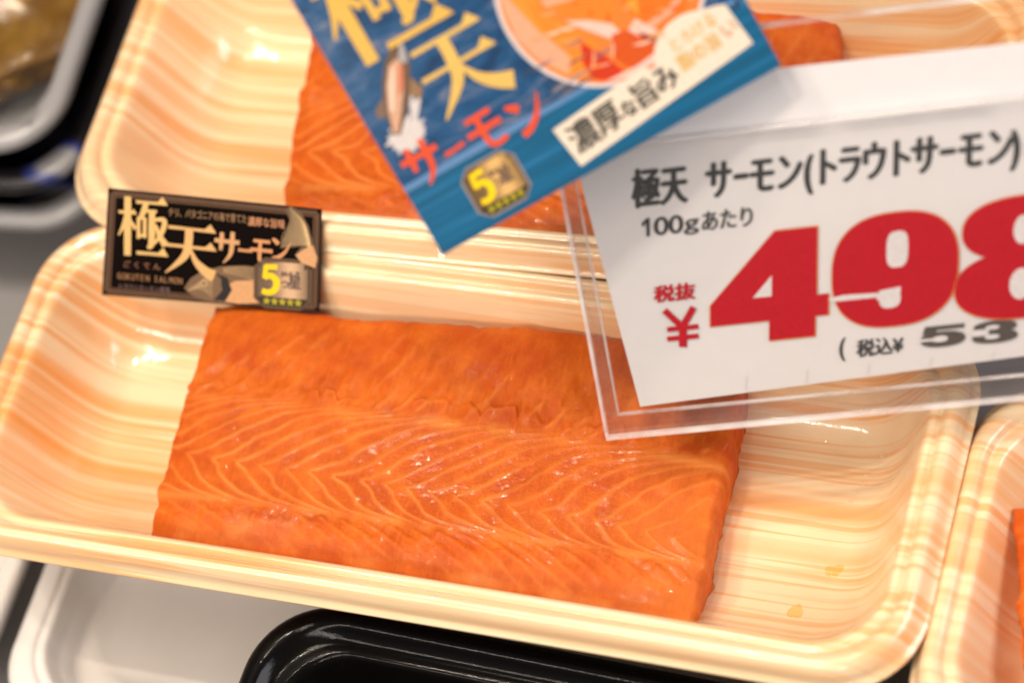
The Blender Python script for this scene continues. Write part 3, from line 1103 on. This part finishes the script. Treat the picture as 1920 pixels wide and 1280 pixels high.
def badge(parent, P, z0, mat, gold, rim, rot=0.0, name='rating_badge'):
    """eight-cornered gold badge with a yellow 5 and a row of five stars; P = (x, y, w, h) in the card's mm"""
    x, y, w, h = P
    cr, sr = math.cos(rot), math.sin(rot)

    def T(px, py): return (x + px * w * cr - py * h * sr, y + px * w * sr + py * h * cr)
    k = Ink(z0, .0015)
    c = .16

    def octo(m): return [T(c, m), T(1 - c, m), T(1 - m, c), T(1 - m, 1 - c), T(1 - c, 1 - m), T(c, 1 - m), T(m, 1 - c), T(m, c)]
    k.poly(octo(-.05), rim)
    k.poly(octo(0.0), (0.07, 0.035, 0.012))
    # brushed gold: bands across the badge
    nb = 14
    for i in range(nb):
        f0, f1 = i / nb, (i + 1) / nb
        b = math.exp(-((f0 - .62) / .26) ** 2)
        col = tuple(gold[j] * (.22 + .85 * b) for j in range(3))
        y0, y1 = .20, .97
        a0, a1 = .03 + .94 * f0, .03 + .94 * f1
        k.poly([T(a0, y0), T(a1, y0), T(a1, y1 - (.13 if i in (0, nb - 1) else 0)), T(a0, y1 - (.13 if i in (0, nb - 1) else 0))], col)
    k.poly([T(.14, .03), T(.86, .03), T(.97, .20), T(.03, .20)], (0.012, 0.008, 0.006))
    for i in range(5):
        star(k, *T(.20 + .15 * i, .115), .085 * w, (0.42, 0.36, 0.02), rot)
    Y = (0.90, 0.62, 0.0)
    # the numeral
    k.stroke([(*T(.17, .85), .10 * w), (*T(.40, .86), .10 * w)], Y, 2)
    k.stroke([(*T(.185, .88), .09 * w), (*T(.16, .60), .09 * w)], Y, 2)
    k.stroke([(*T(.15, .61), .09 * w), (*T(.27, .67), .11 * w), (*T(.385, .56), .125 * w), (*T(.36, .38), .12 * w), (*T(.24, .30), .11 * w), (*T(.11, .33), .10 * w)], Y, 6)
    for ch, px, py, s in (('お', .46, .66, .10), ('い', .55, .665, .10), ('し', .64, .67, .10), ('さ', .73, .675, .10), ('つ', .46, .40, .17), ('星', .60, .40, .26)):
        X, Yy = T(px, py)
        put_char(k, ch, X, Yy, s * w, s * h * 1.25, (0.12, 0.075, 0.06), .012 * w, rot=rot)
    return k.build(name, mat, parent)


badge(LAB, (33.7, .6, 11.3, 9.9), .12, M_INKG, (0.60, 0.40, 0.24), (0.10, 0.06, 0.03), .01)

# ================================================================== acrylic price sign
SO, SA, SB = (35.52, 1.33, 6.0), (0.96857, 0.24849, 0.01106), (-0.15758, 0.57859, 0.80026)
SIGN = frame_empty('sign_holder', SO, SA, SB)
tag(SIGN, 'clear acrylic sign holder standing over the trays with the price card inside', 'sign holder')
box_mesh('back_plate', 0, 112, 0, 76.2, -2.6, -.7, M_ACR, SIGN)
box_mesh('front_plate', 0, 112, 0, 58.0, .9, 2.4, M_ACR, SIGN)
box_mesh('side_strip', .02, 2.9, 4.4, 76.0, -.68, .88, M_EDGE, SIGN, .15)
box_mesh('bottom_strip', .02, 111.9, .02, 4.2, -.68, .88, M_EDGE, SIGN, .15)

box_mesh('painted_edge_glint', .0, 112, -.15, .6, 1.0, 2.46, M_EDGE_GLINT, SIGN, .12)  # pale bars added as painted highlight lines along the acrylic's borders
box_mesh('painted_edge_glint', 2.6, 112, 3.85, 4.35, -.4, .5, M_EDGE_GLINT, SIGN, .12)
box_mesh('painted_edge_glint', -.1, .5, .65, 57.7, 1.1, 2.46, M_EDGE_GLINT, SIGN, .1)
box_mesh('painted_edge_glint', 2.6, 3.0, 4.4, 76.0, -.3, .5, M_EDGE_GLINT, SIGN, .1)
box_mesh('painted_edge_glint', 0, 112, 57.75, 58.15, .88, 2.42, M_EDGE_GLINT, SIGN, .1)
box_mesh('painted_edge_glint', 0, 112, 75.7, 76.3, -2.62, -.68, M_EDGE_GLINT, SIGN, .1)
CARD = frame_empty('price_card', tuple(SO[i] for i in range(3)), SA, SB)
tag(CARD, 'white paper price card with large red 498 inside the clear sign holder', 'price card')
sheet('card_paper', ((7.2, 5.2), (111, 8.9), (108, 67.0), (2.2, 69.0)), .2, M_PAPER, CARD)
k = Ink(.05, .0012)
GREY = (0.045, 0.047, 0.050)
RED = (0.46, 0.002, 0.013)
SHR = .155
RB = .012  # the print's own baseline drifts a touch against the holder
for ch, x, w in (('極', 12.3, 5.4), ('天', 17.6, 5.2), ('サ', 26.0, 5.2), ('ー', 31.3, 2.9), ('モ', 34.0, 5.2), ('ン', 39.1, 5.2), ('(', 44.4, 5.0), ('ト', 46.0, 5.0), ('ラ', 50.4, 4.8), ('ウ', 54.8, 5.0),
                 ('ト', 59.4, 5.0), ('サ', 63.8, 5.2), ('ー', 69.1, 3.0), ('モ', 72.2, 5.0), ('ン', 77.3, 5.2), (')', 82.0, 5.0), ('(', 84.6, 5.0), ('養', 86.5, 5), ('殖', 91.6, 5), (')', 96.6, 5)):
    put_char(k, ch, x, 44.6 + .004 * (x - 12), w, 8.1, GREY, .33, SHR)
k.poly([(13.6, 41.9), (14.7, 42.8), (15.3, 42.8), (14.75, 39.2), (14.1, 39.2), (14.45, 41.7), (13.7, 41.2)], GREY)
for ch, x, w in (('0', 15.6, 2.6), ('0', 18.4, 2.6)):
    put_char(k, ch, x, 39.2, w, 3.5, GREY, .12, SHR, fit=True)
put_char(k, 'g', 21.2, 38.7, 2.7, 2.9, GREY, .10, SHR, fit=True)
for i, ch in enumerate('あたり'):
    put_char(k, ch, 24.2 + 3.45 * i, 38.8, 3.6, 4.3, GREY, .10, SHR)
for i, ch in enumerate('税込¥'):
    put_char(k, ch, 49.4 + 3.4 * i, 10.8, 3.4, 3.7, GREY, .12, SHR)
put_char(k, '(', 46.2, 10.5, 1.0, 4.6, GREY, .10, SHR, fit=True)
put_char(k, ')', 95.5, 10.5, 1.0, 4.6, GREY, .10, SHR, fit=True)
put_char(k, '円', 91.2, 10.8, 3.6, 3.9, GREY, .12, SHR)
G2 = (0.085, 0.075, 0.068)


def sh(px, py, yb): return (px + SHR * (py - yb), py)


def wide_digit(k, ch, x, y, w, h, color, white, heavy=1.0):
    """broad heavy sign-writer's numerals"""
    def P(a, b): return sh(x + a * w, y + b * h, y)
    def pl(pts, c): k.poly([P(*p) for p in pts], c)
    def ell(cx, cy, rx, ry, c, p=2.4):
        pts = []
        for i in range(56):
            a = 2 * math.pi * i / 56
            cc, ss = math.cos(a), math.sin(a)
            pts.append(P(cx + rx * math.copysign(abs(cc) ** (2 / p), cc), cy + ry * math.copysign(abs(ss) ** (2 / p), ss)))
        k.poly(pts, c)
    if ch == '4':
        pl([(0, .185), (.0, .38), (.54, 1.0), (.90, 1.0), (.90, .38), (1.0, .38), (1.0, .185), (.89, .185), (.89, .0), (.50, .0), (.50, .185)], color)
        pl([(.36, .41), (.52, .41), (.52, .60)], white)
    if ch == '9':
        ell(.5, .5, .5, .52, color, 2.5)
        ell(.515, .685, .085, .165, white, 3.2)
        pl([(-.02, .300), (.00, .262), (.30, .262), (.44, .262), (.46, .298), (.30, .305), (.10, .315)], white)
        ell(.465, .235, .085, .085, white, 2.6)
        pl([(.38, .32), (.55, .34), (.545, .24), (.38, .22)], white)
        pl([(.36, .262), (.40, .262), (.40, .235), (.36, .235)], white)
    if ch == '8':
        ell(.5, .76, .455, .27, color, 2.3)
        ell(.5, .27, .50, .30, color, 2.3)
        ell(.49, .74, .070, .125, white, 2.0)
        ell(.49, .27, .085, .135, white, 2.0)
    if ch == '5':
        pl([(.10, 1.0), (.97, 1.0), (.97, .80), (.36, .80), (.345, .66), (.05, .60), (.03, .52)], color)
        ell(.5, .34, .5, .36, color, 2.4)
        ell(.44, .36, .17, .15, white, 2.4)
        pl([(-.03, .42), (.40, .42), (.40, .29), (-.03, .29)], white)
    if ch == '3':
        ell(.5, .74, .47, .28, color, 2.3)
        ell(.5, .28, .50, .30, color, 2.3)
        ell(.44, .72, .15, .10, white, 2.2)
        ell(.44, .28, .16, .11, white, 2.2)
        pl([(-.03, .66), (.36, .66), (.36, .36), (-.03, .36)], white)
    if ch == '7':
        pl([(.05, 1.0), (1.0, 1.0), (1.0, .78), (.58, .0), (.20, .0), (.58, .74), (.05, .74)], color)


WHT = (0.67, 0.658, 0.670)
ORG = (0.66, 0.20, 0.05)
for ch, x, y, w, h in (('4', 22.6, 16.1, 22.2, 21.4), ('9', 45.6, 16.9, 23.2, 21.2), ('8', 68.2, 16.2, 24.6, 22.2)):
    wide_digit(k, ch, x - .22, y - .2, w + .44, h + .4, ORG, WHT)
    wide_digit(k, ch, x, y, w, h, RED, WHT)
put_char(k, '円', 93.5, 17, 7, 8, RED, .4, SHR)
wide_digit(k, '5', 61.4, 11.5, 8.3, 4.1, G2, WHT)
wide_digit(k, '3', 70.9, 11.2, 8.4, 4.2, G2, WHT)
wide_digit(k, '7', 80.6, 11.0, 8.6, 4.3, G2, WHT)
for i, ch in enumerate('税抜'):
    put_char(k, ch, 13.3 + 4.0 * i, 25.9, 4.0, 3.5, RED, .16, SHR)
k.stroke([(*sh(13.9, 24.3, 16.8), 1.25), (*sh(17.3, 20.6, 16.8), 1.25)], RED, 2)
k.stroke([(*sh(19.5, 24.3, 16.8), 1.25), (*sh(17.3, 20.6, 16.8), 1.25)], RED, 2)
k.stroke([(*sh(17.4, 21.0, 16.8), 1.5), (*sh(17.4, 16.6, 16.8), 1.5)], RED, 2)
k.stroke([(*sh(14.4, 20.4, 16.8), .95), (*sh(20.4, 20.4, 16.8), .95)], RED, 2)
k.stroke([(*sh(14.4, 18.5, 16.8), .95), (*sh(20.4, 18.5, 16.8), .95)], RED, 2)
for x in (28.0, 39.6, 51.2, 62.8, 74.4, 86):
    k.stroke([(x + .5, 9.6, .10), (x - .2, 6.0 + .03 * (x - 7), .10)], (0.52, 0.49, 0.48), 2)
k.build('price_lettering', M_INK, CARD)

# ================================================================== blue promotional card
BO, BA, BB = (10.99, 10.49, 51.17), (0.78502, 0.60712, 0.12306), (-0.475, 0.46243, 0.74869)
BLUE = frame_empty('promo_card', BO, BA, BB)
BLUE.location = camo.location + (BLUE.location - camo.location) * 0.983
BLUE.scale = (0.983,) * 3
tag(BLUE, 'tilted blue promotional card with a leaping fish, in front of the price sign', 'promo card')
sheet('card_sheet', ((0, 0), (70.6, -.3), (70.8, 64), (0, 64)), .35, M_SEA, BLUE)
box_mesh('film_corner', -.7, 2.0, -.6, 5.0, -.30, -.05, M_FILM, BLUE, 0)
bandm = sheet('blue_band', ((.02, .02), (70.55, -.25), (70.6, 13.9), (.02, 13.4)), .03, M_BAND, BLUE)
bandm.location = (0, 0, 0.06 * MM)
k = Ink(.085, .0015)
k.stroke([(.1, 14.0, 1.3), (20, 14.1, 1.5), (40, 13.9, .8), (70, 14.4, .9)], (0.10, 0.22, 0.42), 6)
k.stroke([(66.3, 14.6, .3), (69.4, 14.8, .9), (69.6, 40, .7)], (0.02, 0.03, 0.06), 4)
k.poly([(69.0, 14.2), (70.7, 14.2), (70.7, 63.5), (69.2, 63.5)], (0.03, 0.13, 0.32))
# rocks / wakes in the printed sea
for i in range(26):
    x, y = random.uniform(26, 46), random.uniform(14.6, 22)
    k.stroke([(x, y, .1), (x + 2.2, y + .3, .5), (x + 4.5, y + .2, .1)], random.choice([(0.20, 0.16, 0.15), (0.12, 0.12, 0.17), (0.03, 0.05, 0.10), (0.28, 0.23, 0.21)]), 4)
k.build('printed_shore', M_INKG, BLUE)
# round photograph of sliced salmon
k = Ink(.11, .0015)
CX, CY, CR = 49.5, 29.4, 18.4
k.ellipse(CX, CY, CR + .8, CR + .8, (0.62, 0.55, 0.53), n=80)
k.ellipse(CX, CY, CR, CR, (0.74, 0.19, 0.03), n=80)


def inpoly(pts, color):
    """clip a sketch piece to the round picture by pulling its points to the rim"""
    out = []
    for x, y in pts:
        d = math.hypot(x - CX, y - CY)
        if d > CR - .2:
            x, y = CX + (x - CX) * (CR - .2) / d, CY + (y - CY) * (CR - .2) / d
        out.append((x, y))
    k.poly(out, color)


PINK, PALE, DEEP, AMB = (0.72, 0.34, 0.20), (0.74, 0.50, 0.42), (0.55, 0.035, 0.006), (0.78, 0.30, 0.035)
inpoly([(31.5, 33), (33.5, 40), (38, 44), (37.5, 30), (41, 20), (38.6, 16), (35.5, 18), (32.3, 24)], (0.78, 0.26, 0.03))
inpoly([(31.6, 36), (33.4, 36.5), (35.6, 27), (38.5, 20.8), (36.6, 17.5), (33, 22.5), (31.4, 28)], PINK)
inpoly([(36, 34), (38, 30), (41.5, 24), (43.8, 20.0), (40.5, 12.5), (36.2, 16.2), (38.4, 19.8), (36.2, 26)], (0.76, 0.22, 0.02))
inpoly([(41.0, 22.0), (44.0, 17.0), (45.6, 12.6), (42.4, 12.2), (39.8, 14.6), (39.6, 18.0)], DEEP)
inpoly([(36.6, 36), (40.0, 33.0), (49.8, 35.4), (55.0, 31.0), (52.6, 25.6), (47.6, 21.6), (42.0, 25.4), (38, 31)], (0.74, 0.20, 0.02))
inpoly([(38.6, 32.2), (46.6, 30.0), (52.6, 28.6), (52.4, 27.4), (46.0, 28.6), (38.8, 30.2)], PINK)
inpoly([(40.6, 26.4), (43.0, 23.2), (46.2, 19.4), (48.6, 18.6), (47.6, 21.8), (44.2, 24.4)], PALE)
inpoly([(46.6, 20.0), (45.0, 15.6), (47.4, 12.2), (52.6, 11.6), (53.6, 15.8), (50.0, 19.4)], (0.58, 0.08, 0.008))
inpoly([(52.4, 30.0), (51.0, 24.0), (52.6, 17.6), (57.8, 15.2), (64.6, 20.8), (67, 27), (63, 33), (57.6, 33.6)], (0.72, 0.155, 0.012))
inpoly([(52.2, 29.0), (51.4, 24.4), (52.6, 20.6), (54.2, 24.6), (56.2, 30.2), (54.6, 32.0)], AMB)
inpoly([(52.4, 18.6), (58.0, 19.2), (64.0, 22.4), (64.2, 21.4), (58.2, 18.0), (52.8, 17.2)], PINK)
inpoly([(49.6, 19.2), (51.8, 20.4), (54.4, 16.2), (52.6, 14.8)], PALE)
inpoly([(51.0, 18.2), (52.2, 17.0), (54.8, 14.4), (53.4, 14.0), (51.2, 16.4)], (0.30, 0.04, 0.01))
inpoly([(41.0, 12.6), (48.0, 12.8), (54.4, 13.6), (54.0, 11.0), (46.0, 10.8)], PALE)
inpoly([(53.6, 35.0), (58.0, 33.8), (66.6, 34.0), (66, 38), (60, 45), (50, 46), (44, 44), (48.6, 37.0)], (0.76, 0.22, 0.025))
inpoly([(53.4, 34.6), (60.0, 33.2), (66.6, 33.0), (66.6, 32.0), (58.0, 32.2)], PINK)
for i in range(70):
    a, q = random.uniform(0, 6.28), CR * math.sqrt(random.uniform(0, .8))
    x, y = CX + q * math.cos(a), CY + q * math.sin(a)
    L = random.uniform(.6, 2.2)
    t = random.choice((-.45, -.35, .9))
    c = random.choice(((0.80, 0.42, 0.20), (0.80, 0.33, 0.10), (0.60, 0.09, 0.01), (0.82, 0.55, 0.40), (0.78, 0.28, 0.04)))
    k.stroke([(x, y, .12), (x + L * math.cos(t), y + L * math.sin(t), random.uniform(.25, .6)), (x + 2 * L * math.cos(t + .1), y + 2 * L * math.sin(t + .1), .1)], c, 3)
k.build('sashimi_picture', M_INKG, BLUE)
# cream strip with its cloud-shaped end
k = Ink(.16, .0015)
CREAM = (0.74, 0.64, 0.51)
pts = [(30.1, 1.7), (68.1, 5.9), (67.0, 14.6), (65.6, 15.2)]
for i in range(15):
    a = math.radians(62 + 112 * i / 14)
    pts.append((58.6 + 8.0 * math.cos(a), 9.6 + 7.3 * math.sin(a)))
pts += [(48.4, 12.0), (28.9, 10.2)]
k.poly(pts, CREAM)
R8 = .095
INKB = (0.035, 0.033, 0.030)
for ch, x, y, s in (('濃', 30.8, 3.3, 5.6), ('厚', 36.3, 4.0, 5.4), ('な', 41.5, 4.9, 3.2), ('旨', 44.4, 4.9, 4.9), ('み', 49.0, 5.4, 4.9)):
    put_char(k, ch, x, y, s, s * 1.1, INKB, .17, 0, R8)
GD = (0.66, 0.42, 0.14)
put_line(k, 'とろける', 54.6, 11.2, 2.5, 3.0, GD, .10, rot=R8)
put_line(k, '脂の旨', 54.6, 7.4, 3.0, 3.4, GD, .12, rot=R8)
put_char(k, 'い', 64.0, 8.6, 3.4, 3.6, (0.62, 0.36, 0.22), .14, 0, R8)
k.build('tagline_strip', M_INKG, BLUE)
# gold characters and red-orange kana
k = Ink(.16, .0012)
YG = (0.66, 0.40, 0.075)
YG2 = (0.68, 0.44, 0.11)
put_brush(k, 'goku', 3.2, 37.0, 20.0, 21.5, YG, .0, 1.15)
put_brush(k, 'ten', 12.2, 21.2, 15.8, 15.8, YG2, .0, 1.1)
RO = (0.70, 0.075, 0.018)
put_brush(k, 'sa', 1.6, 12.6, 7.6, 8.6, RO, -.02, 1.1)
put_brush(k, 'bar', 9.6, 13.6, 4.6, 4.6, RO, .06, 1.2)
put_brush(k, 'mo', 14.8, 12.6, 7.2, 7.6, RO, .02, 1.1)
put_brush(k, 'n', 23.2, 11.4, 7.2, 7.8, RO, .06, 1.1)
k.build('card_lettering', M_INKG, BLUE)
# leaping fish in its splash
k = Ink(.13, .0015)
SPL = (0.60, 0.55, 0.53)
pts = []
for i in range(34):
    a = 2 * math.pi * i / 34
    r = (4.6 if i % 2 else 3.2) * random.uniform(.8, 1.1)
    pts.append((5.6 + r * .95 * math.cos(a), 22.8 + r * .9 * math.sin(a)))
k.poly(pts, SPL)
k.poly([(7.6, 24.0), (8.8, 27.2), (10.4, 29.4), (9.8, 27.2), (11.8, 28.0), (9.6, 25.2)], SPL)
A0, A1 = (3.9, 23.6), (13.0, 38.6)
ax = (A1[0] - A0[0], A1[1] - A0[1])
Lf = math.hypot(*ax)
ax = (ax[0] / Lf, ax[1] / Lf)
nx_ = (-ax[1], ax[0])


def F(t, s): return (A0[0] + ax[0] * t * Lf + nx_[0] * s, A0[1] + ax[1] * t * Lf + nx_[1] * s)


k.poly([F(0, .7), F(.25, 2.1), (F(.5, 2.7)), F(.75, 2.3), F(.93, 1.2), F(1.0, .1), F(.93, -1.1), F(.75, -2.2), F(.5, -2.6), F(.25, -1.9), F(0, -.8)], (0.13, 0.075, 0.045))
k.poly([F(.02, .4), F(.25, 1.5), F(.5, 1.9), F(.72, 1.5), F(.80, .2), F(.72, -1.0), F(.5, -1.2), F(.25, -.9), F(.02, -.4)], (0.58, 0.33, 0.21))
k.poly([F(.25, 1.2), F(.5, 1.5), F(.70, 1.2), F(.70, .6), F(.5, .5), F(.25, .4)], (0.72, 0.52, 0.40))
k.poly([F(.40, -.2), F(.72, -.2), F(.74, -1.0), F(.5, -1.3)], (0.55, 0.17, 0.08))
k.poly([F(.76, -.2), F(.97, -.2), F(.93, -1.1), F(.76, -1.9)], (0.36, 0.34, 0.34))
k.poly([F(.42, -2.3), F(.60, -2.5), F(.50, -4.6), F(.38, -4.4)], (0.26, 0.15, 0.07))
k.poly([F(.20, 1.8), F(.40, 2.4), F(.26, 3.8), F(.16, 3.4)], (0.18, 0.11, 0.07))
k.ellipse(*F(.90, .3), .35, .35, (0.015, 0.012, 0.012))
k.build('fish_picture', M_INKG, BLUE)
badge(BLUE, (10.0, 1.9, 10.2, 9.6), .17, M_INKG, (0.66, 0.40, 0.14), (0.24, 0.22, 0.22), .0)


# ================================================================== wrapped yellow lump in the top printed tray
def lump():
    g = N('mustard_pickle')
    v = g.coord()
    n = g.noise(v, 90, 4.0, 0.6)
    g.color(g.ramp(n, ((0.3, (0.09, 0.035, 0.003)), (0.55, (0.21, 0.098, 0.008)), (0.75, (0.33, 0.18, 0.025)))))
    g.setp(rough=0.3, coat=0.5, coat_rough=0.1, sss=0.2, sss_scale=0.004)
    g.bump(g.noise(v, 140, 3.0), 0.5, 0.002)
    return g.m


def blob(name, rx, ry, rz, mat, amp, seed, parent=None):
    bm = bmesh.new()
    bmesh.ops.create_icosphere(bm, subdivisions=5, radius=1)
    from mathutils import noise as mn
    for v in bm.verts:
        d = 1 + amp * mn.noise(v.co * 1.7 + Vector((seed, 0, 0))) + amp * .4 * mn.noise(v.co * 4 + Vector((0, seed, 0)))
        v.co = Vector((v.co.x * rx * d, v.co.y * ry * d, v.co.z * rz * d)) * MM
    me = bpy.data.meshes.new(name)
    bm.to_mesh(me)
    bm.free()
    me.materials.append(mat)
    me.polygons.foreach_set('use_smooth', [True] * len(me.polygons))
    o = link(bpy.data.objects.new(name, me))
    if parent: o.parent = parent
    return o


pk = blob('pickle', 24, 26, 9.5, lump(), .22, 3.3)
pk.location = (-0.1480, 0.1010, -0.0155)
tag(pk, 'rounded mustard yellow piece of food under clear film in the far left tray', 'pickle')
# the stretched film over the tray: a sagging sheet with a few gathered ridges
vs, fs = [], []
n = 60
for j in range(n + 1):
    for i in range(n + 1):
        u, v = i / n, j / n
        x, y = -70 + 140 * u, -50 + 100 * v
        z = 1.6 + 2.4 * math.exp(-(((x - 44) / 26) ** 2 + ((y + 2) / 28) ** 2)) + .35 * math.sin(x * .35 + y * .62) * math.sin(y * .21 + 1) + .18 * math.sin(x * .9 - y * 1.3)
        vs.append((x * MM, y * MM, z * MM))
for j in range(n):
    for i in range(n):
        a = j * (n + 1) + i
        fs.append((a, a + 1, a + n + 2, a + n + 1))
film = mesh_obj('wrap_film', vs, fs, M_FILM)
sol = film.modifiers.new('thickness', 'SOLIDIFY')
sol.thickness = 0.00004
film.location = (-0.1965, 0.1100, -0.0100)
film.rotation_euler = (0, 0, 0.075)
tag(film, 'clear stretched plastic film over the yellow food in the far left tray', 'plastic film')
